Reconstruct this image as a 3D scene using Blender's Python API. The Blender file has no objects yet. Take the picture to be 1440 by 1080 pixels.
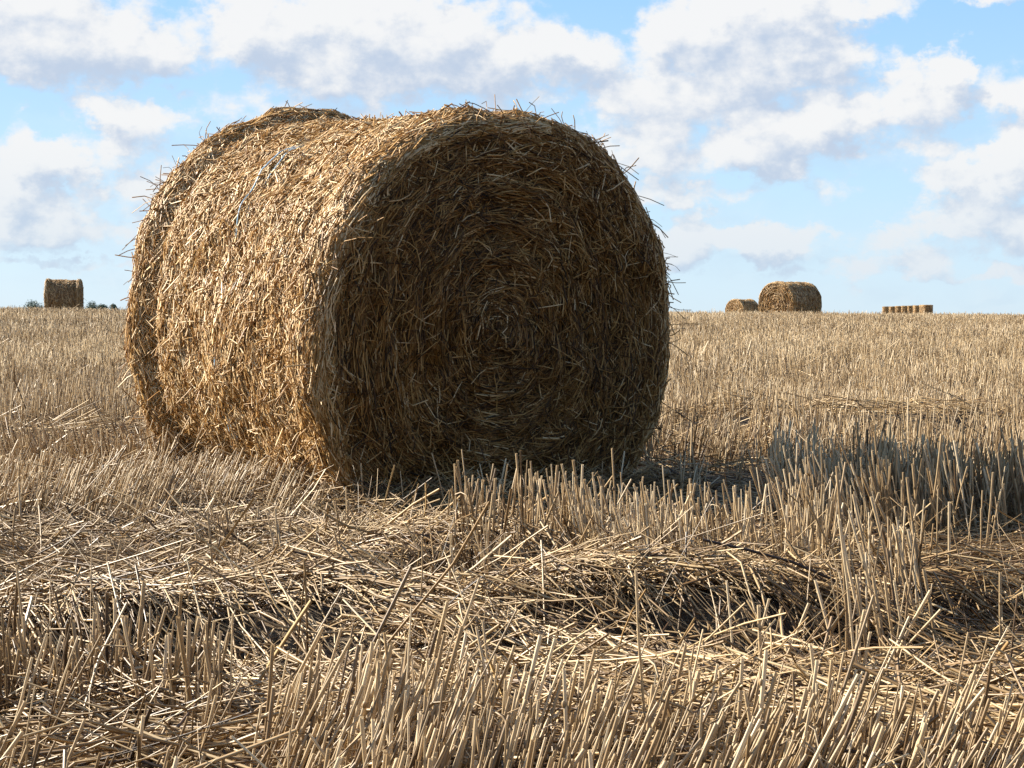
import bpy, math, random
import numpy as np
from mathutils import Vector, Matrix

rng = np.random.default_rng(7)
random.seed(7)
S = bpy.context.scene
COL = S.collection
R = math.radians

# ------------------------------------------------------------------ camera
FPX = 2600.0           # focal length in photo pixels (1440 wide)
EYE = 0.62
cam_d = bpy.data.cameras.new("camera")
cam = bpy.data.objects.new("camera", cam_d)
COL.objects.link(cam)
cam_d.sensor_width = 36.0
cam_d.lens = FPX / 1440.0 * 36.0
cam_d.clip_start = 0.05
cam_d.clip_end = 20000
cam.location = (0, 0, EYE)
ROLL = R(-0.32)
cam.rotation_mode = 'QUATERNION'
base = Matrix.Rotation(R(90) - math.atan(102 / FPX), 4, 'X')
cam.rotation_quaternion = (base @ Matrix.Rotation(-ROLL, 4, 'Z')).to_quaternion()
S.camera = cam

# ------------------------------------------------------------------ light
SUN_EL = R(27)
SUN_AZ = R(-66)        # measured from +Y towards +X
sun_dir = Vector((math.cos(SUN_EL) * math.sin(SUN_AZ), math.cos(SUN_EL) * math.cos(SUN_AZ), math.sin(SUN_EL)))
sd = bpy.data.lights.new("sun", 'SUN')
sd.energy = 5.0
sd.angle = R(0.5)
sd.color = (1.0, 0.92, 0.78)
sun = bpy.data.objects.new("sun", sd)
COL.objects.link(sun)
sun.rotation_mode = 'QUATERNION'
sun.rotation_quaternion = sun_dir.to_track_quat('Z', 'Y')
sun.location = (-30, 12, 30)

S.view_settings.view_transform = 'Standard'
S.view_settings.look = 'None'
S.view_settings.exposure = 1.52
S.view_settings.gamma = 1.0
S.view_settings.use_curve_mapping = False
S.cycles.max_bounces = 6
S.cycles.diffuse_bounces = 4
S.cycles.glossy_bounces = 2
S.cycles.transmission_bounces = 3

# --------------------------------------------------- tiny node-math helper
class NT:
    def __init__(self, tree):
        self.t = tree
        self.n = tree.nodes
        self.l = tree.links
    def node(self, typ, **kw):
        n = self.n.new(typ)
        for k, v in kw.items():
            setattr(n, k, v)
        return n
    def put(self, sock, v):
        if isinstance(v, bpy.types.NodeSocket):
            self.l.new(v, sock)
        else:
            sock.default_value = v
    def m(self, op, a, b=None, c=None, clamp=False):
        n = self.node('ShaderNodeMath', operation=op, use_clamp=clamp)
        self.put(n.inputs[0], a)
        if b is not None: self.put(n.inputs[1], b)
        if c is not None: self.put(n.inputs[2], c)
        return n.outputs[0]
    def noise(self, vec, scale, detail=4, rough=0.5, dim='3D', dist=0.0, col=False):
        n = self.node('ShaderNodeTexNoise', noise_dimensions=dim)
        self.l.new(vec, n.inputs['Vector'])
        n.inputs['Scale'].default_value = scale
        n.inputs['Detail'].default_value = detail
        n.inputs['Roughness'].default_value = rough
        n.inputs['Distortion'].default_value = dist
        return n.outputs['Color'] if col else n.outputs[0]
    def smooth(self, v, a, b, lo=0.0, hi=1.0):
        n = self.node('ShaderNodeMapRange', interpolation_type='SMOOTHSTEP')
        self.put(n.inputs[0], v)
        n.inputs[1].default_value = a; n.inputs[2].default_value = b
        n.inputs[3].default_value = lo; n.inputs[4].default_value = hi
        return n.outputs[0]
    def xyz(self, x, y, z=0.0):
        n = self.node('ShaderNodeCombineXYZ')
        self.put(n.inputs[0], x); self.put(n.inputs[1], y); self.put(n.inputs[2], z)
        return n.outputs[0]
    def mix(self, f, a, b):
        n = self.node('ShaderNodeMix', data_type='RGBA')
        self.put(n.inputs[0], f)
        for i, v in ((6, a), (7, b)):
            if isinstance(v, bpy.types.NodeSocket): self.l.new(v, n.inputs[i])
            else: n.inputs[i].default_value = (*v, 1.0)
        return n.outputs[2]
    def ramp(self, f, stops, interp='LINEAR'):
        n = self.node('ShaderNodeValToRGB')
        cr = n.color_ramp
        cr.interpolation = interp
        while len(cr.elements) < len(stops): cr.elements.new(0.5)
        for e, (p, c) in zip(cr.elements, stops):
            e.position = p; e.color = (*c, 1.0)
        self.put(n.inputs[0], f)
        return n.outputs[0]

# ------------------------------------------------------------------ sky
W = bpy.data.worlds.new("World")
S.world = W
W.use_nodes = True
nt = NT(W.node_tree)
nt.n.clear()
sky = nt.node('ShaderNodeTexSky', sky_type='NISHITA')
sky.sun_disc = False
sky.sun_elevation = SUN_EL
sky.sun_rotation = SUN_AZ
sky.altitude = 50
sky.air_density = 1.0
sky.dust_density = 0.4
sky.ozone_density = 1.6
geo = nt.node('ShaderNodeTexCoord')
sep = nt.node('ShaderNodeSeparateXYZ')
nt.l.new(geo.outputs['Generated'], sep.inputs[0])
X, Y, Z = sep.outputs
AZ = nt.m('ARCTAN2', X, Y)
EL = nt.m('ARCSINE', Z)
# degrees; clouds are laid out over azimuth / elevation
AZd = nt.m('MULTIPLY', AZ, 57.29578)
ELd = nt.m('MULTIPLY', EL, 57.29578)

def az_el(px, py):      # direction of a point of the sky
    return math.degrees(math.atan((px - 720) / FPX)), math.degrees(math.atan((438 - py) / FPX))
PXD = 57.29578 / FPX    # degrees per photo pixel

# cumulus banks: (centre x, centre y, half-width, half-height, weight)
BANKS = [
    (40, 50, 130, 75, 1.0), (170, 90, 120, 50, .85), (120, 115, 150, 30, .55), (265, 60, 45, 38, .55), (20, 120, 90, 30, .5),
    (365, 40, 75, 55, 1.0), (450, 70, 120, 60, 1.0), (560, 40, 120, 60, 1.0), (640, 70, 110, 60, .9), (560, 115, 160, 36, .8), (400, 115, 90, 35, .5), (530, 150, 60, 20, .5),
    (770, 80, 90, 34, .95), (740, 120, 90, 28, .6), (850, 110, 70, 50, .7), (700, 25, 60, 30, .4),
    (960, 50, 75, 60, 1.0), (1060, 40, 110, 65, 1.05), (1110, 90, 100, 50, .9), (1010, 110, 80, 55, .8), (1200, 15, 80, 26, .75), (1180, 95, 60, 40, .5),
    (900, 150, 90, 60, .7), (880, 210, 80, 50, .7), (960, 225, 80, 30, .55), (1100, 190, 110, 50, 1.05), (1180, 170, 80, 45, .9), (1060, 215, 80, 36, .85), (1230, 205, 60, 30, .35), (1010, 240, 90, 14, .35),
    (1262, 125, 42, 32, .8), (1330, 105, 34, 38, .9), (1310, 165, 60, 40, .8), (1300, 200, 60, 30, .5), (1395, 130, 26, 30, .4), (1435, 140, 40, 34, .6), (1400, 0, 60, 14, .6), (1330, 4, 60, 8, .4),
    (930, 275, 90, 26, .85), (1010, 270, 60, 16, .5), (980, 315, 40, 18, .6), (960, 360, 60, 20, .6), (1060, 350, 50, 22, .6), (1170, 365, 70, 20, .4), (1245, 350, 60, 25, .5),
    (1370, 265, 80, 36, 1.0), (1430, 230, 50, 45, .9), (1350, 310, 80, 30, .85), (1440, 320, 70, 36, .8), (1360, 350, 120, 14, .45), (1300, 360, 60, 20, .45), (1180, 265, 60, 16, .3),
    (170, 165, 60, 24, .85), (225, 170, 40, 20, .7), (190, 205, 60, 36, .8), (80, 160, 30, 12, .3), (20, 190, 30, 30, .6), (70, 240, 65, 34, .95), (20, 270, 60, 34, .9), (120, 275, 30, 40, .75), (50, 310, 80, 36, .8), (120, 310, 60, 30, .5), (50, 355, 80, 12, .5),
    (200, 270, 50, 36, .85), (160, 340, 50, 16, .45), (150, 380, 30, 8, .35), (20, 20, 60, 30, .5),
    (420, 200, 200, 60, .5), (620, 200, 180, 60, .5),
    (1000, 330, 110, 16, .75), (1080, 345, 60, 26, .85), (1200, 330, 110, 14, .6), (1260, 370, 90, 18, .7), (1120, 385, 160, 10, .45), (1400, 385, 120, 10, .5), (60, 330, 120, 20, .8), (100, 375, 120, 10, .55), (955, 350, 50, 22, .8),
]
def bank_field(ax, el):
    total = None
    for (px, py, w, h, k) in BANKS:
        a, e = az_el(px, py)
        u = nt.m('MULTIPLY', nt.m('SUBTRACT', ax, a), 1.0 / (w * PXD))
        v = nt.m('MULTIPLY', nt.m('SUBTRACT', el, e), 1.0 / (h * PXD))
        q = nt.m('MULTIPLY_ADD', u, u, nt.m('MULTIPLY', v, v))
        # smooth bump  k / (1+q^2)
        g = nt.m('DIVIDE', k, nt.m('MULTIPLY_ADD', q, q, 1.0))
        total = g if total is None else nt.m('MAXIMUM', nt.m('MAXIMUM', total, g), nt.m('MULTIPLY', nt.m('ADD', total, g), 0.62))
    return total

warp_in = nt.xyz(AZd, nt.m('MULTIPLY', ELd, 1.35), 0.0)
def warped(dax, del_):
    base_v = nt.xyz(nt.m('ADD', AZd, dax), nt.m('MULTIPLY', nt.m('ADD', ELd, del_), 1.35), 0.0)
    w1 = nt.noise(base_v, 0.75, 5, 0.6, '2D', col=True)
    s1 = nt.node('ShaderNodeSeparateColor'); nt.l.new(w1, s1.inputs[0])
    ax = nt.m('ADD', AZd, nt.m('MULTIPLY_ADD', nt.m('SUBTRACT', s1.outputs[0], .5), 2.1, dax))
    el = nt.m('ADD', ELd, nt.m('MULTIPLY_ADD', nt.m('SUBTRACT', s1.outputs[1], .5), 1.5, del_))
    return ax, el, base_v
# the rest of the sky dome has its own scattered cumulus
def far_field(base_v):
    n = nt.noise(base_v, 0.11, 3, 0.5, '2D')
    inside = nt.m('MULTIPLY', nt.smooth(nt.m('ABSOLUTE', AZd), 15.5, 20), 1.0)
    above = nt.smooth(ELd, 9.5, 13)
    out = nt.m('MAXIMUM', inside, above)
    return nt.m('MULTIPLY', nt.smooth(n, .54, .70), out)
def density(dax, del_):
    ax, el, bv = warped(dax, del_)
    b = bank_field(ax, el)
    b = nt.m('MAXIMUM', b, far_field(bv))
    n1 = nt.noise(bv, 0.50, 10, 0.58, '2D', 0.0)
    d = nt.m('ADD', b, nt.m('MULTIPLY', nt.m('SUBTRACT', n1, .485), 1.45))
    return d
d0 = density(0.0, 0.0)
d1 = density(-0.45, 0.75)          # a little further towards the light
alpha = nt.smooth(d0, 0.25, 0.74)
alpha = nt.m('MULTIPLY', alpha, 0.96)
thin = nt.smooth(nt.noise(nt.xyz(nt.m('MULTIPLY', AZd, .35), ELd), 0.35, 6, 0.6, '2D', .3), .38, .8, 0, .42)
alpha = nt.m('MAXIMUM', alpha, nt.m('MULTIPLY', thin, nt.smooth(ELd, 11, 2)))
relief = nt.m('MULTIPLY', nt.m('SUBTRACT', d1, d0), 1.1)
shade = nt.smooth(nt.m('ADD', nt.m('MULTIPLY', d1, .42), relief), -0.10, 1.02)
ccol = nt.mix(shade, (1.0, 1.0, 1.0), (0.59, 0.69, 0.85))
# low clouds take on the colour of the air in front of them
ccol = nt.mix(nt.smooth(ELd, 6.0, 0.0, 0, .5), ccol, (0.62, 0.78, 0.93))
bg_sky = nt.node('ShaderNodeBackground')
# slightly deeper blue as the compact camera saw it
hsv = nt.node('ShaderNodeHueSaturation')
hsv.inputs['Saturation'].default_value = 0.9
nt.l.new(sky.outputs[0], hsv.inputs['Color'])
clear = nt.ramp(nt.m('MULTIPLY', ELd, 1 / 60.0), [(0, (4.6, 5.9, 6.9)), (.07, (3.7, 5.5, 7.2)), (.17, (2.4, 4.5, 7.2)), (.45, (1.1, 2.5, 5.2)), (1, (.6, 1.4, 3.4))])
nt.l.new(nt.mix(.86, hsv.outputs[0], clear), bg_sky.inputs[0])
bg_sky.inputs[1].default_value = 0.052
bg_cl = nt.node('ShaderNodeBackground')
nt.l.new(ccol, bg_cl.inputs[0])
bg_cl.inputs[1].default_value = 0.325
mx = nt.node('ShaderNodeMixShader')
nt.l.new(alpha, mx.inputs[0]); nt.l.new(bg_sky.outputs[0], mx.inputs[1]); nt.l.new(bg_cl.outputs[0], mx.inputs[2])
wo = nt.node('ShaderNodeOutputWorld')
nt.l.new(mx.outputs[0], wo.inputs[0])
W.cycles.sampling_method = 'MANUAL'
W.cycles.sample_map_resolution = 512

# ------------------------------------------------------------------ numpy noise
_perm = np.random.default_rng(11).random((256, 256))
def vnoise(x, y, seed=0):
    x = np.asarray(x, float) + seed * 17.31; y = np.asarray(y, float) + seed * 9.77
    xi = np.floor(x).astype(int); yi = np.floor(y).astype(int)
    fx = x - xi; fy = y - yi
    fx = fx * fx * (3 - 2 * fx); fy = fy * fy * (3 - 2 * fy)
    a = _perm[xi % 256, yi % 256]; b = _perm[(xi + 1) % 256, yi % 256]
    c = _perm[xi % 256, (yi + 1) % 256]; d = _perm[(xi + 1) % 256, (yi + 1) % 256]
    return (a * (1 - fx) + b * fx) * (1 - fy) + (c * (1 - fx) + d * fx) * fy
def fbm(x, y, seed=0, oct=4):
    s = 0; a = .5; t = 0
    for i in range(oct):
        s = s + a * vnoise(x * 2 ** i, y * 2 ** i, seed + i); t += a; a *= .5
    return s / t
def sstep(v, a, b):
    t = np.clip((np.asarray(v, float) - a) / (b - a), 0, 1)
    return t * t * (3 - 2 * t)
def px_of(x, y):
    return 720 + FPX * x / np.maximum(y, .2)
def bump(x, y, cx, cy, rx, ry, rot=0):
    c, s = math.cos(rot), math.sin(rot)
    dx = x - cx; dy = y - cy
    u = (dx * c + dy * s) / rx; v = (-dx * s + dy * c) / ry
    return np.exp(-(u * u + v * v))

# ------------------------------------------------------------------ terrain
_py = np.array([-50, 0, 10, 20, 35, 50, 62, 80, 105, 150, 200, 300, 400, 600, 1000, 4000, 12000.])
_pz = np.array([0, 0, 0, .05, .28, .45, .36, .2, .03, .16, .30, .36, -1, -4, -8, -20, -60.])
_fy = np.concatenate([np.arange(-50, 400, 1.0), np.geomspace(400, 12000, 200)])
_fz = np.interp(_fy, _py, _pz)
k = np.exp(-(np.arange(-12, 13) / 5.0) ** 2); k /= k.sum()
_fzs = np.convolve(np.pad(_fz, 12, mode='edge'), k, mode='valid')
# edges of the flattened swaths: (x, y, half-width, height, angle)
LEDGES = [(.38, 3.50, .38, .075, -.22), (1.02, 3.75, .26, .07, .1), (-.08, 4.12, .26, .075, -.35), (-.60, 4.75, .35, .025, -.1), (-.62, 3.42, .34, .055, .05), (-.22, 3.22, .22, .045, -.3), (1.6, 9.2, .9, .13, 0), (-1.7, 8.1, .5, .07, 0), (2.8, 17, 2.0, .10, 0)]
def terrain(x, y):
    x = np.asarray(x, float); y = np.asarray(y, float)
    z = np.interp(y, _fy, _fzs)
    near = 1 - sstep(np.hypot(x, y), 12, 25)
    z = z + near * (fbm(x * 1.1, y * 1.1, 3, 3) - .5) * .05 + near * (fbm(x * 5, y * 5, 5, 2) - .5) * .018
    z = z + (1 - near) * (fbm(x * .1, y * .1, 6, 2) - .5) * .06 * (1 - sstep(y, 30, 50))
    # wheel hollows and swath mounds close to the camera
    z = z - .05 * bump(x, y, 1.2, 4.1, .35, .3, 0)
    z = z - .05 * bump(x, y, -.15, 5.2, .8, .42, .2)
    for (cx, cy, wx, h, ang) in LEDGES:
        xx = (x - cx) / wx
        v = (cy + math.tan(ang) * (x - cx)) - y + (fbm(x * 6, y * 2, 8, 2) - .5) * .10
        p_ = np.where(v < 0, sstep(v, -.55, 0), 1 - 1.6 * sstep(v, 0, .12) + .6 * sstep(v, .26, .65))
        z = z + h * p_ * np.exp(-xx ** 4)
    return z

def new_mesh(name, V, F, mat, smooth=True, attrs=None, parent=None, loops_per=4):
    """V (n,3), F (m,k) -> one linked mesh object"""
    me = bpy.data.meshes.new(name)
    V = np.ascontiguousarray(V, np.float32); F = np.ascontiguousarray(F, np.int32)
    me.vertices.add(len(V)); me.vertices.foreach_set('co', V.ravel())
    k_ = F.shape[1]
    me.loops.add(F.size); me.loops.foreach_set('vertex_index', F.ravel())
    me.polygons.add(len(F)); me.polygons.foreach_set('loop_start', np.arange(0, F.size, k_, dtype=np.int32))
    me.update(calc_edges=True)
    me.polygons.foreach_set('use_smooth', np.full(len(F), smooth))
    for nm, arr in (attrs or {}).items():
        a = me.attributes.new(nm, 'FLOAT', 'POINT')
        a.data.foreach_set('value', np.ascontiguousarray(arr, np.float32))
    me.materials.append(mat)
    o = bpy.data.objects.new(name, me)
    COL.objects.link(o)
    if parent: o.parent = parent
    return o
def tag(o, label=None, cat=None, group=None, kind=None):
    if label: o['label'] = label
    if cat: o['category'] = cat
    if group: o['group'] = group
    if kind: o['kind'] = kind
    return o
def empty(name, loc=(0, 0, 0)):
    o = bpy.data.objects.new(name, None); COL.objects.link(o); o.location = loc
    o.empty_display_size = .3
    return o

class Strands:
    """collects straws: each a thin tube through K points"""
    def __init__(self): self.V = []; self.F = []; self.t = []; self.a = []; self.n = 0
    def add(self, P, rad, tint, sides=3, flat=1.0, taper=1.0):
        N, K, _ = P.shape
        if N == 0: return
        T = np.empty_like(P)
        T[:, 1:-1] = P[:, 2:] - P[:, :-2] if K > 2 else T[:, 1:-1]
        T[:, 0] = P[:, 1] - P[:, 0]; T[:, -1] = P[:, -1] - P[:, -2]
        T /= np.linalg.norm(T, axis=2, keepdims=True) + 1e-9
        ref = rng.normal(size=(N, 1, 3)); ref /= np.linalg.norm(ref, axis=2, keepdims=True)
        A = np.cross(T, np.broadcast_to(ref, T.shape)); A /= np.linalg.norm(A, axis=2, keepdims=True) + 1e-6
        B = np.cross(T, A)
        ang = np.arange(sides) / sides * 2 * math.pi
        r = np.broadcast_to(np.asarray(rad).reshape(N, -1), (N, K)) * np.linspace(1, taper, K)[None, :]
        fl = np.broadcast_to(np.asarray(flat, float).reshape(-1, 1, 1, 1), (N if np.ndim(flat) else 1, 1, 1, 1))
        V = P[:, :, None, :] + r[:, :, None, None] * (np.cos(ang)[None, None, :, None] * A[:, :, None, :] + fl * np.sin(ang)[None, None, :, None] * B[:, :, None, :])
        idx = (np.arange(N * K * sides).reshape(N, K, sides)) + self.n
        a = idx[:, :-1, :]; b = np.roll(a, -1, axis=2); d = idx[:, 1:, :]; c = np.roll(d, -1, axis=2)
        self.F.append(np.stack([a, b, c, d], -1).reshape(-1, 4))
        self.V.append(V.reshape(-1, 3))
        self.t.append(np.repeat(np.asarray(tint, float), K * sides))
        self.a.append(np.tile(np.repeat(np.linspace(0, 1, K), sides), N))
        self.n += N * K * sides
    def add_raw(self, V, F, tint):
        self.F.append(F + self.n); self.V.append(V); self.t.append(np.full(len(V), tint)); self.a.append(np.zeros(len(V))); self.n += len(V)
    def build(self, name, mat, parent=None):
        return new_mesh(name, np.concatenate(self.V), np.concatenate(self.F), mat, True,
                        {'tint': np.concatenate(self.t), 'along': np.concatenate(self.a)}, parent)

# ------------------------------------------------------------------ materials
def straw_mat(name, stops, rough=.42, trans=.16, spec=.5, along=0.0):
    m = bpy.data.materials.new(name); m.use_nodes = True
    q = NT(m.node_tree); q.n.clear()
    at = q.node('ShaderNodeAttribute', attribute_name='tint')
    tc = q.node('ShaderNodeTexCoord')
    n = q.noise(tc.outputs['Object'], 35, 4, .7)
    n2 = q.noise(tc.outputs['Object'], 2.1, 3, .6)
    f = q.m('ADD', at.outputs['Fac'], q.m('MULTIPLY', q.m('SUBTRACT', n, .5), .38))
    al = q.node('ShaderNodeAttribute', attribute_name='along')
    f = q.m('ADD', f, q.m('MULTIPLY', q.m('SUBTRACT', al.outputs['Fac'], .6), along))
    f = q.m('ADD', f, q.m('MULTIPLY', q.m('SUBTRACT', n2, .5), .34), clamp=True)
    c = q.ramp(f, stops)
    p = q.node('ShaderNodeBsdfPrincipled')
    q.l.new(c, p.inputs['Base Color'])
    p.inputs['Roughness'].default_value = rough
    p.inputs['Specular IOR Level'].default_value = spec
    tr = q.node('ShaderNodeBsdfTranslucent'); q.l.new(c, tr.inputs[0])
    ms = q.node('ShaderNodeMixShader'); ms.inputs[0].default_value = trans
    q.l.new(p.outputs[0], ms.inputs[1]); q.l.new(tr.outputs[0], ms.inputs[2])
    o = q.node('ShaderNodeOutputMaterial'); q.l.new(ms.outputs[0], o.inputs[0])
    return m
GOLD = [(0, (.020, .008, .002)), (.22, (.070, .030, .006)), (.5, (.25, .118, .027)), (.78, (.49, .285, .095)), (1, (.76, .58, .34))]
DRY = [(0, (.035, .016, .005)), (.22, (.125, .068, .024)), (.5, (.33, .219, .106)), (.78, (.53, .39, .220)), (1, (.70, .56, .36))]
M_bale = straw_mat("bale_straw", GOLD, .52, .16, spec=.35)
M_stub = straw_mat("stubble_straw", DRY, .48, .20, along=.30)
M_loose = straw_mat("loose_straw", [(p, (c[0]*.92, c[1]*.86, c[2]*.74)) for p, c in DRY], .46, .10)

m = bpy.data.materials.new("packed_straw"); m.use_nodes = True
q = NT(m.node_tree); pb = q.n['Principled BSDF']
tc = q.node('ShaderNodeTexCoord')
mp = q.node('ShaderNodeMapping'); q.l.new(tc.outputs['Object'], mp.inputs[0]); mp.inputs['Scale'].default_value = (1, 1, 1)
n = q.noise(mp.outputs[0], 45, 6, .7, dist=1.5)
q.l.new(q.ramp(n, [(.3, (.03, .015, .006)), (.55, (.14, .075, .026)), (.75, (.30, .19, .08))]), pb.inputs['Base Color'])
pb.inputs['Roughness'].default_value = .8
bp = q.node('ShaderNodeBump'); bp.inputs['Strength'].default_value = .8; bp.inputs['Distance'].default_value = .02
q.l.new(n, bp.inputs['Height']); q.l.new(bp.outputs[0], pb.inputs['Normal'])
M_core = m

m = bpy.data.materials.new("field_soil"); m.use_nodes = True
q = NT(m.node_tree); pb = q.n['Principled BSDF']
tc = q.node('ShaderNodeTexCoord'); P0 = tc.outputs['Object']
n1 = q.noise(P0, 60, 6, .7, dist=1.0)
n2 = q.noise(P0, 3, 4, .6)
litter = q.ramp(n1, [(.35, (.055, .036, .02)), (.52, (.17, .115, .06)), (.66, (.38, .28, .16))])
soil = q.ramp(n1, [(.3, (.022, .015, .009)), (.7, (.085, .058, .034))])
near_c = q.mix(q.smooth(n2, .35, .6), soil, litter)
cd = q.node('ShaderNodeSeparateXYZ'); q.l.new(P0, cd.inputs[0])
farc = q.ramp(q.noise(P0, .25, 6, .65), [(.3, (.27, .20, .125)), (.7, (.42, .33, .22))])
col = q.mix(q.smooth(cd.outputs[1], 40, 95), near_c, farc)
farg = q.ramp(q.noise(P0, .004, 4, .6), [(.4, (.33, .26, .16)), (.5, (.07, .10, .035)), (.6, (.28, .22, .13))])
col = q.mix(q.smooth(cd.outputs[1], 380, 460), col, farg)
q.l.new(col, pb.inputs['Base Color'])
pb.inputs['Roughness'].default_value = .95
bp = q.node('ShaderNodeBump'); bp.inputs['Strength'].default_value = 1; bp.inputs['Distance'].default_value = .015
q.l.new(n1, bp.inputs['Height']); q.l.new(bp.outputs[0], pb.inputs['Normal'])
M_soil = m

def simple_mat(name, stops, scale=4, rough=.7, trans=0):
    m = bpy.data.materials.new(name); m.use_nodes = True
    q = NT(m.node_tree); pb = q.n['Principled BSDF']
    tc = q.node('ShaderNodeTexCoord')
    q.l.new(q.ramp(q.noise(tc.outputs['Object'], scale, 5, .6), stops), pb.inputs['Base Color'])
    pb.inputs['Roughness'].default_value = rough
    return m
M_twine = simple_mat("blue_twine", [(.3, (.20, .42, .62)), (.7, (.50, .68, .80))], 40, .45)
M_leaf = simple_mat("tree_leaves", [(.3, (.05, .085, .055)), (.7, (.10, .145, .09))], 1.2, .6)
M_bark = simple_mat("tree_bark", [(.3, (.08, .06, .04)), (.7, (.17, .13, .10))], 3, .9)

# ------------------------------------------------------------------ ground sheet
na = 540
aa = np.linspace(0, 2 * math.pi, na, endpoint=False)
# finer spacing towards +Y
aa = aa - .72 * np.sin(aa) * 0 
rr = np.concatenate([[0.25], np.geomspace(.5, 12000, 330)])
A_, R_ = np.meshgrid(aa, rr)
gx = np.sin(A_) * R_; gy = np.cos(A_) * R_
gz = terrain(gx, gy) - .004
GV = np.stack([gx, gy, gz], -1).reshape(-1, 3)
ii = np.arange(len(rr) * na).reshape(len(rr), na)
GF = np.stack([ii[:-1, :], np.roll(ii[:-1, :], -1, 1), np.roll(ii[1:, :], -1, 1), ii[1:, :]], -1).reshape(-1, 4)[:, ::-1]
cidx = len(GV)
GV = np.vstack([GV, [[0, 0, float(terrain(0, 0)) - .004]]])
ground = new_mesh("ground", GV, GF, M_soil, True)
import bmesh
bm = bmesh.new(); bm.from_mesh(ground.data); bm.verts.ensure_lookup_table()
ring = [bm.verts[i] for i in range(na)]; cv = bm.verts[cidx]
for i in range(na): bm.faces.new((cv, ring[(i + 1) % na], ring[i]))
bmesh.ops.recalc_face_normals(bm, faces=bm.faces[:])
bm.to_mesh(ground.data); bm.free()
tag(ground, kind='structure')

# ------------------------------------------------------------------ bales
def bale_surface(L, a, b, squash=1.0, wob=1.0, seed=0):
    """returns f(theta, s): s runs 0..1 from back centre over the side to front centre"""
    half = L / 2
    rim = .035
    segs = np.array([a - rim, rim * 1.57, L - 2 * rim, rim * 1.57, a - rim])
    cum = np.concatenate([[0], np.cumsum(segs)]); total = cum[-1]
    def prof(d):
        d = np.clip(d, 0, total)
        u = np.empty_like(d); r = np.empty_like(d)
        m0 = d < cum[1]; r[m0] = d[m0]; u[m0] = half
        m1 = (d >= cum[1]) & (d < cum[2]); ph = (d[m1] - cum[1]) / rim
        r[m1] = a - rim + rim * np.sin(ph); u[m1] = half - rim + rim * np.cos(ph)
        m2 = (d >= cum[2]) & (d < cum[3]); r[m2] = a; u[m2] = half - rim - (d[m2] - cum[2])
        m3 = (d >= cum[3]) & (d < cum[4]); ph = (d[m3] - cum[3]) / rim
        r[m3] = a - rim + rim * np.cos(ph); u[m3] = -half + rim - rim * np.sin(ph)
        m4 = d >= cum[4]; r[m4] = np.maximum(total - d[m4], 0); u[m4] = -half
        # ends: gentle dome and wound ridges
        endk = np.clip(r / a, 0, 1)
        sgn = np.sign(u)
        u = u + np.where(np.abs(u) > half - rim * 1.01, sgn * .015 * (1 - endk ** 2) * wob, 0)
        # side: shoulders stand proud, the middle is drawn in by the twine
        w = np.abs(u) / half
        prof_r = 1 + wob * (.020 * np.exp(-((w - .86) / .14) ** 2) - .006 * np.exp(-(w / .5) ** 2) - .016 * np.exp(-((w - .70) / .05) ** 2))
        prof_r = prof_r + np.where(u > 0, wob * (.020 * np.exp(-((w - .90) / .08) ** 2) - .022 * np.exp(-((w - .73) / .07) ** 2)), 0)
        prof_r = np.where(d < cum[1] - .02, 1.0, prof_r); prof_r = np.where(d > cum[4] + .02, 1.0, prof_r)
        return u, r * prof_r
    def f(th, d):
        u, r = prof(np.asarray(d, float))
        cx = np.cos(th); cz = np.sin(th)
        lo_ = sstep(-cz, -.1, .6)
        sx_ = np.sign(cx) * np.abs(cx) ** (.94 - .18 * lo_); sz_ = np.sign(cz) * np.abs(cz) ** (.94 - .06 * lo_)
        x = r * sx_; z = r * sz_ * (b / a)
        x = x - np.where(u < 0, .055 * (1 - r / a), 0) * (d > cum[3])
        # lumps
        n = fbm(th * 3.0 + 10, d * 5.5, 20 + seed, 3) - .5
        n2 = fbm(np.cos(th) * r * 9 + 5, np.sin(th) * r * 9 + u * 7, 30 + seed, 3) - .5
        isend = (d < cum[1]) | (d > cum[4])
        lump = (n * .055 + n2 * .035) * wob
        nx = np.where(isend, 0, cx); nz = np.where(isend, 0, cz); nu = np.where(isend, np.sign(u), 0)
        ridge = np.where(isend, .013 * np.sin(r * 62 + th + 3 * np.sin(th * 2 + 1)) * sstep(r, .05, .2) * (1 - sstep(r, a - .12, a)), 0) * wob
        x = x + nx * lump; z = z + nz * lump; u = u + nu * (lump + ridge)
        # sag: flattened foot
        zf = -b * .93
        z = np.where(z < zf + .05, zf + .05 - .05 * (1 - np.exp(-(zf + .05 - z) / .05)), z)
        x = x * (1 + .03 * np.exp(-((z + b * .55) / (b * .45)) ** 2) * squash)
        return np.stack([x, u, z], -1)
    return f, cum, total

def core_mesh(f, total, nth, ns, inset):
    th = np.linspace(0, 2 * math.pi, nth, endpoint=False)
    d = np.linspace(0.0, total, ns)
    TH, D = np.meshgrid(th, d)
    P = f(TH.ravel(), D.ravel()).reshape(ns, nth, 3)
    c = P.mean(axis=(0, 1))
    P = c + (P - c) * (1 - inset)
    i = np.arange(ns * nth).reshape(ns, nth)
    F = np.stack([i[:-1], i[1:], np.roll(i[1:], -1, 1), np.roll(i[:-1], -1, 1)], -1).reshape(-1, 4)
    return P.reshape(-1, 3), F

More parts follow.
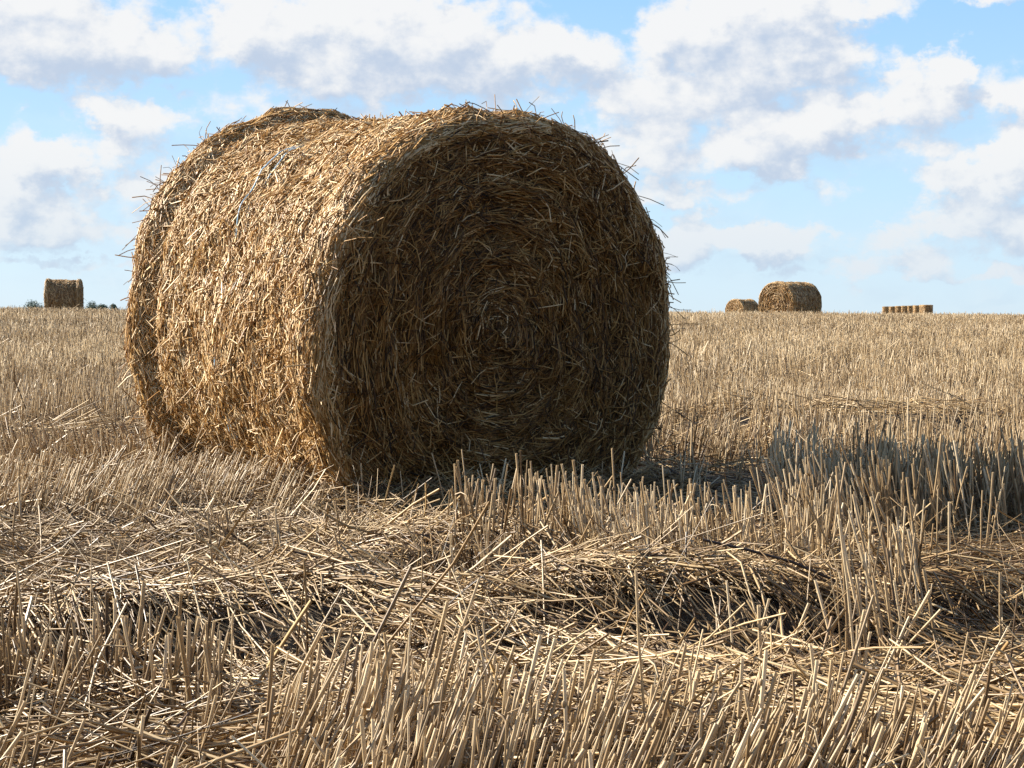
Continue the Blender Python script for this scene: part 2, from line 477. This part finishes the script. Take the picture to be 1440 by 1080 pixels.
def surf_strands(st, f, total, dlo, dhi, N, Lr, rad, spread, wild, h0, lift, tint, K=4, sides=3, thr=None, minr=.07, stick=0.0, sticklen=(.05, .14), a=.7, align=0.0, bend=.6):
    """N straws wound on the surface band d in [dlo,dhi]"""
    d = rng.uniform(dlo, dhi, N)
    on_end = (d < a * .9) | (d > total - a * .9)
    # area weighting on end faces
    rloc = np.where(d < a, d, np.where(d > total - a, total - d, a))
    keep = rng.random(N) < np.clip(rloc / a, .02, 1) if dhi - dlo < a * 1.2 and (dlo > total - a * 1.3 or dhi < a * 1.3) else np.ones(N, bool)
    d = d[keep]; N = len(d)
    th = rng.uniform(0, 2 * math.pi, N) if thr is None else rng.uniform(thr[0], thr[1], N)
    rloc = np.where(d < a, d, np.where(d > total - a, total - d, a))
    al = rng.normal(0, spread, N) + align
    wm = rng.random(N) < wild; al[wm] = rng.uniform(-math.pi / 2, math.pi / 2, wm.sum())
    al += (rng.random(N) < .5) * math.pi
    ln = rng.uniform(Lr[0], Lr[1], N) * rng.uniform(.6, 1, N)
    t = np.linspace(-.5, .5, K)[None, :] * ln[:, None]
    r_eff = np.maximum(rloc, minr)[:, None]
    curve = rng.normal(0, bend, N)[:, None] * t * t / ln[:, None]
    TH = th[:, None] + (t * np.cos(al)[:, None] - curve * np.sin(al)[:, None]) / r_eff
    D = d[:, None] + t * np.sin(al)[:, None] + curve * np.cos(al)[:, None]
    D = np.clip(D, .002, total - .002)
    P = f(TH.ravel(), D.ravel()).reshape(N, K, 3)
    e = .01
    Pa = f(th + e / np.maximum(rloc, minr), d) - f(th - e / np.maximum(rloc, minr), d)
    Pb = f(th, np.clip(d + e, 0, total)) - f(th, np.clip(d - e, 0, total))
    Nn = np.cross(Pb, Pa); Nn /= np.linalg.norm(Nn, axis=1, keepdims=True) + 1e-9
    out = P[:, K // 2]; out = out * np.array([1, 1, 1.0])
    sg = np.sign((Nn * out).sum(1, keepdims=True)); sg[sg == 0] = 1
    Nn = Nn * sg
    hh = rng.uniform(h0[0], h0[1], N)
    lf = rng.normal(0, lift, N)
    P = P + Nn[:, None, :] * (hh[:, None] + lf[:, None] * t)[:, :, None]
    P = P + rng.normal(0, .0012, P.shape)
    if stick > 0:
        sm = (rng.random(N) < stick) & (fbm(th * 4 + 3, d * 4, 77, 2) + rng.normal(0, .10, N) > .50); ns = sm.sum()
        if ns:
            base = P[sm][:, K // 2]
            dirn = Nn[sm] * rng.uniform(.05, .8, (ns, 1)) + rng.normal(0, .65, (ns, 3))
            dirn /= np.linalg.norm(dirn, axis=1, keepdims=True)
            sl = rng.uniform(*sticklen, ns)
            tt = np.linspace(-.25, .75, K)
            crv = rng.normal(0, .45, (ns, 3)); crv[:, 2] -= .45
            P[sm] = base[:, None, :] + dirn[:, None, :] * (tt[None, :] * sl[:, None])[:, :, None] + crv[:, None, :] * ((tt ** 2)[None, :] * sl[:, None])[:, :, None]
    rad_ = rng.uniform(rad[0], rad[1], N)
    tn = rng.normal(tint[0], tint[1], N)
    # straws vary at random around the mean tint given for their layer
    st.add(P, rad_, np.clip(tn, 0, 1), sides, flat=rng.uniform(.35, 1, N))

def make_bale(name, L, a, b, loc, rotz, tilt=0.0, side_n=60000, end_n=26000, rs=1.0, seed=0, core_res=(220, 200), back_end_n=None, ls=1.0, twine=True, upright=False, et=0.0):
    root = empty(name, loc)
    root.rotation_mode = 'XYZ'
    f, cum, total = bale_surface(L, a, b, seed=seed)
    M0 = Matrix.Rotation(rotz, 4, 'Z') @ Matrix.Rotation(tilt, 4, 'X')
    if upright: M0 = Matrix.Rotation(rotz, 4, 'Z') @ Matrix.Rotation(R(90), 4, 'X')
    root.rotation_euler = M0.to_euler('XYZ')
    # wound body
    st = Strands()
    V, F = core_mesh(f, total, *core_res, inset=.018)
    body_core = new_mesh("packed_core", V, F, M_core, True, parent=root)
    d0, d1 = cum[1] + .01, cum[4] - .01
    ns = side_n
    surf_strands(st, f, total, d0, d1, int(ns * .50), (.07 * ls, .24 * ls), (.0012 * rs, .0028 * rs), .38, .15, (-.024, .008), .09, (.80, .22), a=a)  # pale mean tint puts extra sunlight into the side's colour
    surf_strands(st, f, total, d0, d1, int(ns * .34), (.04 * ls, .15 * ls), (.0012 * rs, .0033 * rs), .52, .30, (-.006, .011), .14, (.88, .20), a=a, K=3)
    surf_strands(st, f, total, d0, d1, int(ns * .05), (.03 * ls, .10 * ls), (.0013 * rs, .0030 * rs), .9, .6, (-.002, .012), .35, (.76, .2), a=a, stick=.6, sticklen=(.02 * ls, .07 * ls))
    # thicker wraps laid along both rims
    for (e0, e1) in ((cum[1] + .01, cum[2] + .09), (cum[3] - .09, cum[4] - .01)):
        surf_strands(st, f, total, e0, e1, int(ns * .14), (.10 * ls, .30 * ls), (.0016 * rs, .0030 * rs), .20, .08, (-.008, .012), .06, (.76, .22), a=a, K=5)
        surf_strands(st, f, total, e0, e1, int(ns * .0035), (.05 * ls, .15 * ls), (.0013 * rs, .0025 * rs), .5, .3, (.0, .02), .3, (.6, .2), a=a, stick=1, sticklen=(.04 * ls, .13 * ls))
        surf_strands(st, f, total, e0, e1, int(ns * .0005), (.05 * ls, .15 * ls), (.0010 * rs, .0020 * rs), .5, .3, (.0, .02), .3, (.5, .2), a=a, stick=1, sticklen=(.08 * ls, .18 * ls), K=5)
    st.build("wound_side", M_bale, root)
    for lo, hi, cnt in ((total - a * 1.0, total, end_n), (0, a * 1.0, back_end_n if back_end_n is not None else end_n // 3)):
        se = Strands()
        surf_strands(se, f, total, lo, hi, int(cnt * .75), (.10 * ls, .32 * ls), (.0012 * rs, .0026 * rs), .20, .10, (-.030, .009), .05, (.45 + et, .24), a=a, K=5, bend=.16)  # darker mean tint puts shade into the end's colour; et lifts it
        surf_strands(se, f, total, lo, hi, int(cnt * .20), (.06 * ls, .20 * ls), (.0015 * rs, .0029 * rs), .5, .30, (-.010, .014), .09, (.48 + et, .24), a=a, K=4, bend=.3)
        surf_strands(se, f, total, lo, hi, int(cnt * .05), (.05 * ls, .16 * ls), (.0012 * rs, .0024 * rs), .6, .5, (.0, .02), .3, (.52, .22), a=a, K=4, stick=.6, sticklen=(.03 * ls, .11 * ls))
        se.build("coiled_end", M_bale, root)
    if twine:
        for off, kk in ((.0, 1), (.03, 2)):
            tw = Strands()
            nseg = 260
            th = np.linspace(0, 2 * math.pi, nseg)
            dd = (cum[2] + cum[3]) / 2 + off + .010 * np.sin(th * 2 + kk) + .004 * np.sin(th * 17)
            P = f(th, dd)
            rad = P.copy(); rad[:, 1] = 0; rad /= np.linalg.norm(rad, axis=1, keepdims=True)
            P = P + rad * (.001 + .011 * np.exp(-((th - 2.35) / .38) ** 2) + .022 * (vnoise(th * 6.0, th * 0, 60 + kk) - .5))[:, None]
            tw.add(P[None], np.array([.0024]), np.array([.5]), 6, flat=.8)
            tw.build("twine", M_twine, root)
    return root

PHI = R(35)
BL, BA, BB = 1.44, .664, .678
FC = np.array([-.018, 5.96])                    # centre of the near end
ax2 = np.array([-math.sin(PHI), math.cos(PHI)])
bc = FC + ax2 * BL / 2
TILT = R(4.0)
bz = BB * .93 + float(terrain(bc[0], bc[1])) - .030
main = make_bale("straw_bale", BL, BA, BB, (bc[0], bc[1], bz), PHI, TILT, side_n=190000, end_n=72000, back_end_n=9000)
tag(main, "large round straw bale with blue twine in the foreground, its coiled end in shade", "straw bale")

# bales far behind, on and beyond the brow of the field
def far_bale(px, D, top_y, rotz, label, seed, name="straw_bale", group=None, L=1.3, a=.70, b=.65, n=5000, rs=2.4, ls=1.5, upright=False, horizon=438.0, extra_tilt=0.0):
    x = (px - 720) / FPX * D
    ztop = EYE + (horizon - top_y) / FPX * D
    zc = ztop - (L / 2 if upright else b)
    o = make_bale(name, L, a, b, (x, D, zc), rotz, extra_tilt, side_n=n, end_n=n // 2, rs=rs, seed=seed, core_res=(90, 80), ls=ls, et=.22, twine=False, upright=upright)  # et paints the ends paler, as if more strongly sunlit
    tag(o, label, "straw bale", group)
    return o
far_bale(90, 66, 393.5, R(-82), "distant round bale on the skyline at far left, its long side in shade", 1, horizon=434.4, b=.70, L=1.22)
far_bale(1110, 59.5, 397.5, R(-47), "larger of the two distant round bales right of the foreground bale, left end sunlit", 2, horizon=440.2, L=1.45, b=.66)
far_bale(1043, 104, 421.5, R(-50), "smaller distant round bale half sunk behind the brow, just left of a bigger one", 3, horizon=439.8, n=3000, rs=3.5, ls=2)
row = [(1245, 262, 431.0), (1254.5, 254, 430.8), (1263.5, 246, 430.2), (1272, 238, 429.8), (1280.5, 230, 429.6), (1289, 220, 429.2), (1301.5, 196, 428.4)]
ordn = ["leftmost and smallest of the seven distant round bales standing on end in a row",
        "second from the left of the seven distant round bales standing on end in a row",
        "third from the left of the seven distant round bales standing on end in a row",
        "middle one of the seven distant round bales standing on end in a row",
        "third from the right of the seven distant round bales standing on end in a row",
        "second from the right of the seven distant round bales standing on end in a row",
        "rightmost and largest of the seven distant round bales standing on end in a row"]
for i, ((px, D, ty), lb) in enumerate(zip(row, ordn)):
    far_bale(px, D, ty, R(20 * i), lb, 10 + i, group="distant bales standing on end in a row", a=.50 if i < 6 else .66, b=.50 if i < 6 else .66, L=1.15, n=1500, rs=4, ls=2, upright=True, horizon=440.6)

# ------------------------------------------------------------------ trees on the skyline
def tree(px, D, top_y, wpx, label, seed):
    r = np.random.default_rng(seed)
    x = (px - 720) / FPX * D
    zt = EYE + (434.3 - top_y) / FPX * D
    z0 = float(terrain(x, D))
    w = wpx / FPX * D / 2 * 1.75
    H = zt - z0
    root = empty("tree", (x, D, z0))
    st = Strands()
    # trunk and limbs
    Pt = np.array([[0, 0, -.3], [.08, 0, H * .2], [-.05, .05, H * .42], [.02, 0, H * .7]])[None]
    rd = np.array([[.28, .22, .17, .07]])
    N = 1
    st.add(Pt, rd, np.array([.5]), 8)
    for k in range(9):
        an = k * 2.4; h0 = H * (.25 + .045 * k)
        tip = np.array([math.cos(an) * w * .7, math.sin(an) * w * .7, h0 + H * .28])
        st.add(np.array([[0, 0, h0], tip * [.5, .5, 1] * [1, 1, .9], tip])[None], np.array([[.10, .07, .03]]), np.array([.5]), 5)
    st.build("trunk", M_bark, root)
    V = []; n = 0
    clumps = []
    for k in range(26):
        an = r.uniform(0, 6.28); rr_ = r.uniform(.1, .8) ** .6
        hz = r.uniform(.35, .98)
        env = math.sin(min(1, (1.05 - hz) / .75) * math.pi / 2) 
        clumps.append((math.cos(an) * w * rr_ * env, math.sin(an) * w * rr_ * env, H * hz, r.uniform(.22, .38) * w))
    c = np.array(clumps)
    nl = 2600
    pick = r.integers(0, len(c), nl)
    dv = r.normal(size=(nl, 3)); dv /= np.linalg.norm(dv, axis=1, keepdims=True)
    ctr = c[pick, :3] + dv * c[pick, 3:4] * r.uniform(.5, 1.1, (nl, 1))
    A = r.normal(size=(nl, 3)); A /= np.linalg.norm(A, axis=1, keepdims=True)
    B = np.cross(A, r.normal(size=(nl, 3))); B /= np.linalg.norm(B, axis=1, keepdims=True)
    s = r.uniform(.10, .24, (nl, 1))
    V = np.stack([ctr - A * s, ctr - B * s * .6, ctr + A * s, ctr + B * s * .6], 1).reshape(-1, 3)
    F = np.arange(nl * 4).reshape(-1, 4)
    new_mesh("crown", V, F, M_leaf, False, parent=root)
    tag(root, label, "tree", "distant trees on the skyline")
tree(47, 600, 425.2, 25, "distant dark green tree on the skyline left of the far left bale", 1)
tree(129, 600, 426.8, 19, "distant dark green tree on the skyline touching the right side of the far left bale", 2)
tree(144, 610, 427.8, 17, "distant green tree in the middle of the three right of the far left bale", 3)
tree(160, 620, 429, 13, "smallest distant tree on the skyline, nearest to the edge of the big bale", 4)

# ------------------------------------------------------------------ field layout
def in_bale(x, y, grow=0.0):
    dx = x - bc[0]; dy = y - bc[1]
    u = dx * ax2[0] + dy * ax2[1]; v = dx * math.cos(PHI) + dy * math.sin(PHI)
    return (np.abs(u) < BL / 2 - .02 + grow) & (np.abs(v) < .40 + grow)
def layout(x, y):
    """upright density 0..1 and height of the stubble"""
    px = px_of(x, y) + (fbm(x * 4, y * 4, 41, 2) - .5) * 130
    yy = y + (fbm(x * 3.2, y * 3.2, 42, 2) - .5) * .35
    dens = np.ones_like(x); H = np.full_like(x, .18)
    near = y < 7.6
    # default trampled close to camera
    dn = np.full_like(x, .035); hn = np.full_like(x, .15)
    def put(mask, d_, h_):
        dn[mask] = d_; hn[mask] = h_
    put((yy < 2.50) & (px > 330), 1.0, .135)
    put((yy > 4.55) & (yy < 5.0) & (px > 640) & (px < 1000), .22, .12)
    put((yy < 2.40) & (px <= 330), .22, .12)
    put((yy > 2.60) & (yy < 3.15) & (px < 300), .85, .125)
    put((yy > 3.25) & (yy < 3.7) & (px > 560) & (px < 700), .15, .13)
    put((yy > 4.05) & (yy < 4.75) & (px > 640) & (px < 860), 1.0, .16)
    put((yy > 3.85) & (yy < 4.5) & (px > 840) & (px < 1170), 1.0, .18)
    put((yy > 3.30) & (yy < 3.85) & (px >= 1190) & (px < 1330), .5, .20)
    put((yy > 4.88) & (yy < 6.2) & (px >= 1110), 1.0, .21)
    put((yy > 4.5) & (yy < 5.3) & (px > 480) & (px < 1060), .14, .10)
    put((yy > 4.9) & (yy < 5.5) & (px > 420) & (px < 900), .07, .08)
    put((yy > 5.0) & (yy < 6.3) & (px < 440), .95, .125)
    put((yy > 4.75) & (yy < 5.35) & (px >= 200) & (px < 520), .55, .085)
    put((yy > 6.3) & (px < 520), .85, .16)
    put((yy > 5.7) & (px >= 1150), .9, .16)
    put((yy > 7.0) & (px > 860), .8, .17)
    dens = np.where(near, dn, dens); H = np.where(near, hn, H)
    # trampled spots further out
    gap = np.zeros_like(x)
    pr = px_of(x, y)
    gap = np.maximum(gap, 1.3 * bump(pr, y, 120, 8.0, 70, .45))
    gap = np.maximum(gap, 1.6 * bump(pr, y, 1290, 8.9, 190, .75))
    gap = np.maximum(gap, 1.4 * bump(pr, y, 1010, 8.5, 110, .5))
    gap = np.maximum(gap, 1.2 * bump(pr, y, 1280, 18, 150, 1.6))
    gap = np.maximum(gap, 1.3 * bump(pr, y, 1110, 14.5, 120, 1.3))
    big = fbm(x * .45 + 3, y * .35, 50, 3)
    gap = np.clip(np.maximum(gap, .9 * sstep(big, .58, .70) * (y > 7.6)), 0, 1)
    rowm = .72 + .28 * np.sin((x * .94 + y * .34) * 2 * math.pi / .145)
    return dens * (1 - gap) * np.where(y < 14, rowm, 1), H * (.85 + .35 * fbm(x * 1.3, y * 1.3, 44, 2)) * (1 + .8 * (fbm(x * .35, y * .8, 49, 3) - .5) * sstep(y, 6, 9))
def lean_field(x, y):
    px = px_of(x, y)
    lx = (fbm(x * 2.5, y * 2.5, 45, 2) - .5) * .55; ly = (fbm(x * 2.5, y * 2.5, 46, 2) - .5) * .5
    lx = lx + .34 * (y < 2.55) + .42 * ((y > 4.9) & (y < 6.4) & (px < 480)) * 1.0
    lx = lx - .30 * ((y > 6.4) & (y < 8.2) & (px < 200))
    return lx, ly

def scatter(y0, y1, per_m2, slope=.40, pad=.45):
    area = slope * (y1 * y1 - y0 * y0) + 2 * pad * (y1 - y0)
    n = int(area * per_m2)
    # sample y with pdf ~ width
    y = rng.uniform(y0, y1, n * 2)
    w = slope * y + pad
    y = y[rng.random(n * 2) < w / (slope * y1 + pad)]
    y = y[:n] if len(y) > n else y
    if len(y) < n: y = np.concatenate([y, rng.choice(y, n - len(y)) + rng.normal(0, .01, n - len(y))])
    w = slope * y + pad
    x = rng.uniform(-1, 1, n) * w
    return x, y

stub = Strands()
def uprights(y0, y1, per_m2, rad, sides, K, short=.12):
    x, y = scatter(y0, y1, per_m2)
    dens, H = layout(x, y)
    ok = (rng.random(len(x)) < dens) & ~in_bale(x, y, .02)
    x, y, H = x[ok], y[ok], H[ok]; n = len(x)
    # tillers stand in little tufts
    if y1 <= 8:
        g = max(1, n // 5); ci = rng.integers(0, n, g)
        sel = rng.random(n) < .72; src = ci[rng.integers(0, g, sel.sum())]
        x[sel] = x[src] + rng.normal(0, .017, sel.sum()); y[sel] = y[src] + rng.normal(0, .017, sel.sum()); H[sel] = H[src]
        ok = ~in_bale(x, y, .02); x, y, H = x[ok], y[ok], H[ok]; n = len(x)
    z = terrain(x, y)
    h = H * rng.normal(1, .17, n).clip(.45, 1.6)
    if y1 <= 3.5:
        tl = rng.random(n) < .045; h[tl] *= rng.uniform(1.3, 1.75, tl.sum())
    sm = rng.random(n) < short; h[sm] *= rng.uniform(.3, .8, sm.sum())
    lx, ly = lean_field(x, y)
    sg = np.where(rng.random(n) < .10, .5, .12)
    lx = lx + rng.normal(0, 1, n) * sg; ly = ly + rng.normal(0, 1, n) * sg
    t = np.linspace(0, 1, K)
    P = np.empty((n, K, 3))
    bx = rng.normal(0, .05, n); by = rng.normal(0, .05, n)
    hh = h / np.sqrt(1 + lx ** 2 + ly ** 2)
    for k_ in range(K):
        P[:, k_, 0] = x + hh * (lx * t[k_] + bx * t[k_] ** 2)
        P[:, k_, 1] = y + hh * (ly * t[k_] + by * t[k_] ** 2)
        P[:, k_, 2] = z - .01 + (hh + .01) * t[k_]
    # keep them out of the bale
    dtop = in_bale(P[:, -1, 0], P[:, -1, 1], .10) 
    P = P[~dtop]; n = len(P); x = x[~dtop]; y = y[~dtop]
    tint = np.clip(rng.normal(.58, .22, n) + .09 * sstep(y, 8, 16) + .04 * (1 - sstep(y, 2.4, 2.7)) + (fbm(x * .9, y * .9, 47, 3) - .5) * .5 + (fbm(x * .12 + 9, y * .30, 48, 3) - .5) * .45 * sstep(y, 6, 14), 0, 1)
    r_ = rad[0] + (rad[1] - rad[0]) * rng.random(n) ** 1.4
    stub.add(P, r_, tint, sides, taper=.86)
    return P, r_, tint
NEAR = []
NEAR.append(uprights(1.45, 2.55, 2900, (.0011, .0033), 6, 4))
NEAR.append(uprights(2.55, 3.4, 1500, (.0013, .0038), 6, 4))
NEAR.append(uprights(3.4, 7.6, 1350, (.0014, .0034), 5, 4))
uprights(7.6, 13, 760, (.0018, .0034), 4, 3)
uprights(13, 24, 430, (.0024, .0040), 3, 2, .05)
uprights(24, 46, 190, (.0036, .0056), 3, 2, .05)
uprights(46, 85, 70, (.005, .008), 3, 2, .05)
# nodes (joints) and split sheaths on the near stalks
for (P, r_, tint) in NEAR:
    n = len(P)
    s = rng.random(n) < .45
    p0 = P[s]; f_ = rng.uniform(.25, .8, s.sum())
    a_ = p0[:, 0] + (p0[:, -1] - p0[:, 0]) * f_[:, None]
    dr = (p0[:, -1] - p0[:, 0]); dr /= np.linalg.norm(dr, axis=1, keepdims=True)
    J = np.stack([a_ - dr * .004, a_, a_ + dr * .004], 1)
    rj = np.stack([r_[s] * .9, r_[s] * 1.3, r_[s] * .9], 1)
    stub.add(J, rj, tint[s] * .55, 5)
    # torn leaf sheaths hanging off
    s = rng.random(n) < .55
    p0 = P[s]; m_ = s.sum(); f_ = rng.uniform(.1, .75, m_)
    a_ = p0[:, 0] + (p0[:, -1] - p0[:, 0]) * f_[:, None]
    dv = rng.normal(0, 1, (m_, 3)); dv[:, 2] = rng.uniform(-.4, 1.0, m_); dv /= np.linalg.norm(dv, axis=1, keepdims=True)
    ln = rng.uniform(.02, .075, m_)[:, None]
    Q = np.stack([a_, a_ + dv * ln * .5, a_ + dv * ln + np.array([0, 0, -.4]) * ln * .6, a_ + dv * ln * 1.3 + np.array([0, 0, -1.0]) * ln * .8], 1)
    rq = rng.uniform(.0012, .0030, m_)
    stub.add(Q, rq, np.clip(tint[s] + .02, 0, 1), 4, flat=np.full(m_, .15), taper=.3)
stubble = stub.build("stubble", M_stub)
tag(stubble, "upright cut straw stubble covering the whole field", "stubble", kind='stuff')

# ------------------------------------------------------------------ loose straw lying on the ground
loose = Strands()
def lying(y0, y1, per_m2, Lr, rad, K, sides, hmax, where=None, tilt=.12, tint=(.54, .22), flow_w=.87, slope=.40, pts=None, flat=None):
    if pts is None: x, y = scatter(y0, y1, per_m2, slope)
    else: x, y = pts
    if where is not None:
        ok = rng.random(len(x)) < where(x, y); x, y = x[ok], y[ok]
    ok = ~in_bale(x, y, -.02); x, y = x[ok], y[ok]
    n = len(x)
    flow = -.40 + (fbm(x * .9, y * .9, 51, 2) - .5) * 1.8
    an = np.where(rng.random(n) < flow_w, flow + rng.normal(0, .22, n), rng.uniform(0, math.pi, n)) + (rng.random(n) < .5) * math.pi
    ln = rng.uniform(*Lr, n)
    tl = np.minimum(np.abs(rng.normal(0, tilt, n)), .85)
    t = np.linspace(-.5, .5, K)
    crv = rng.normal(0, .12, n)
    dx, dy = np.cos(an), np.sin(an)
    P = np.empty((n, K, 3))
    h = rng.random(n) ** 1.5 * (hmax(x, y) if callable(hmax) else hmax)
    for k_ in range(K):
        s = t[k_] * ln
        P[:, k_, 0] = x + dx * s - dy * crv * s * s / ln
        P[:, k_, 1] = y + dy * s + dx * crv * s * s / ln
        P[:, k_, 2] = np.maximum(h + np.tan(tl) * (s + ln * .5) * .9, 0) + .002
    P[:, :, 2] += terrain(P[:, :, 0], P[:, :, 1])
    # sharp kinks in some of them
    if K >= 4:
        kk = rng.random(n) < .25
        P[kk, -1] += rng.normal(0, .02, (kk.sum(), 3)); P[kk, -1, 2] = np.maximum(P[kk, -1, 2], terrain(P[kk, -1, 0], P[kk, -1, 1]) + .003)
    tn = np.clip(rng.normal(tint[0], tint[1], n) + (fbm(x * 1.4, y * 1.4, 52, 3) - .5) * .35, 0, 1)
    loose.add(P, rng.uniform(*rad, n), tn, sides, flat=rng.uniform(.3, 1, n) if flat is None else np.full(n, flat))
def mat_h(x, y):
    px = px_of(x, y)
    return .03 + .02 * bump(x, y, -.5, 4.3, 1.0, .4, -.1) + .04 * bump(x, y, -.2, 3.7, .6, .3, -.3) + .02 * fbm(x * 6, y * 6, 61, 2)
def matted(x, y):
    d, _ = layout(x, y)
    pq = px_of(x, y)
    hole = .93 * bump(pq, y, 980, 3.40, 150, .13) + .8 * bump(pq, y, 640, 3.98, 110, .10) + 1.0 * bump(pq, y, 1400, 4.15, 190, .4) + 1.2 * bump(pq, y, 1000, 6.1, 200, .8) + 1.2 * bump(pq, y, 1350, 5.6, 200, 1.0) + .6 * bump(pq, y, 120, 3.2, 200, .10)  # thins straw to dark soil in hollows and bale shadow, deepening their shade
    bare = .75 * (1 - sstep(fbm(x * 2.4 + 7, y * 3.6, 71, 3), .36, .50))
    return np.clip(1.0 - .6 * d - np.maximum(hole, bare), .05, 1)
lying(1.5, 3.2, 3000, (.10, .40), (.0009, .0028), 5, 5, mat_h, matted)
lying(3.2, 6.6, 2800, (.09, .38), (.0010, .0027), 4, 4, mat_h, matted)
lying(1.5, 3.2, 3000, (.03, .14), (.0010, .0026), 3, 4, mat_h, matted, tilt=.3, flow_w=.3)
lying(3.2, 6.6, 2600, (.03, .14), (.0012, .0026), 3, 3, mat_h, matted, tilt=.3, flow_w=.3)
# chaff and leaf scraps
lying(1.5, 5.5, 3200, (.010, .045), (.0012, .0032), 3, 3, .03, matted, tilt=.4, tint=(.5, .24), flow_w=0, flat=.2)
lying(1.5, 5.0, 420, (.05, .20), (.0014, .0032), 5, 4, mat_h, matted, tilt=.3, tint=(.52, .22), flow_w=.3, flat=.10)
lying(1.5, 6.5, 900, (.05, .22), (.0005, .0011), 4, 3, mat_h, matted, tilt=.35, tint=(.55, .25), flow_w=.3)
# longer stalks propped up at an angle
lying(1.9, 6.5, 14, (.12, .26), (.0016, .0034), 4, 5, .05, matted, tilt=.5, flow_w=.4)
lying(6.6, 14, 230, (.06, .32), (.0016, .0034), 3, 3, .05, None, tilt=.25, flow_w=.3)
def gaps(x, y):
    d, _ = layout(x, y); return np.clip(1 - d * 1.1, 0, 1)
lying(7.4, 24, 260, (.08, .34), (.0018, .0036), 3, 3, .05, gaps, tilt=.2, tint=(.68, .18))
lying(14, 40, 20, (.10, .35), (.0026, .0045), 2, 3, .12, None, tilt=.25, tint=(.68, .18))
# shed straw heaped against the foot of the bale
n = 15000
side = rng.uniform(0, .8, n)
pu = np.where(side < .5, rng.uniform(-BL / 2 - .06, BL / 2 + .1, n), -BL / 2 - np.abs(rng.normal(0, .10, n)))
pv = np.where(side < .5, -.40 - np.abs(rng.normal(0, .13, n)), rng.uniform(-.55, .72, n))
fx = bc[0] + ax2[0] * pu + math.cos(PHI) * pv; fy = bc[1] + ax2[1] * pu + math.sin(PHI) * pv
lying(0, 0, 0, (.03, .18), (.0012, .0026), 4, 3, .05, None, tilt=.25, tint=(.5, .2), flow_w=.2, pts=(fx, fy))
lo = loose.build("loose_straw", M_loose)
tag(lo, "loose cut straw lying flat in mats between the stubble", "loose straw", kind='stuff')
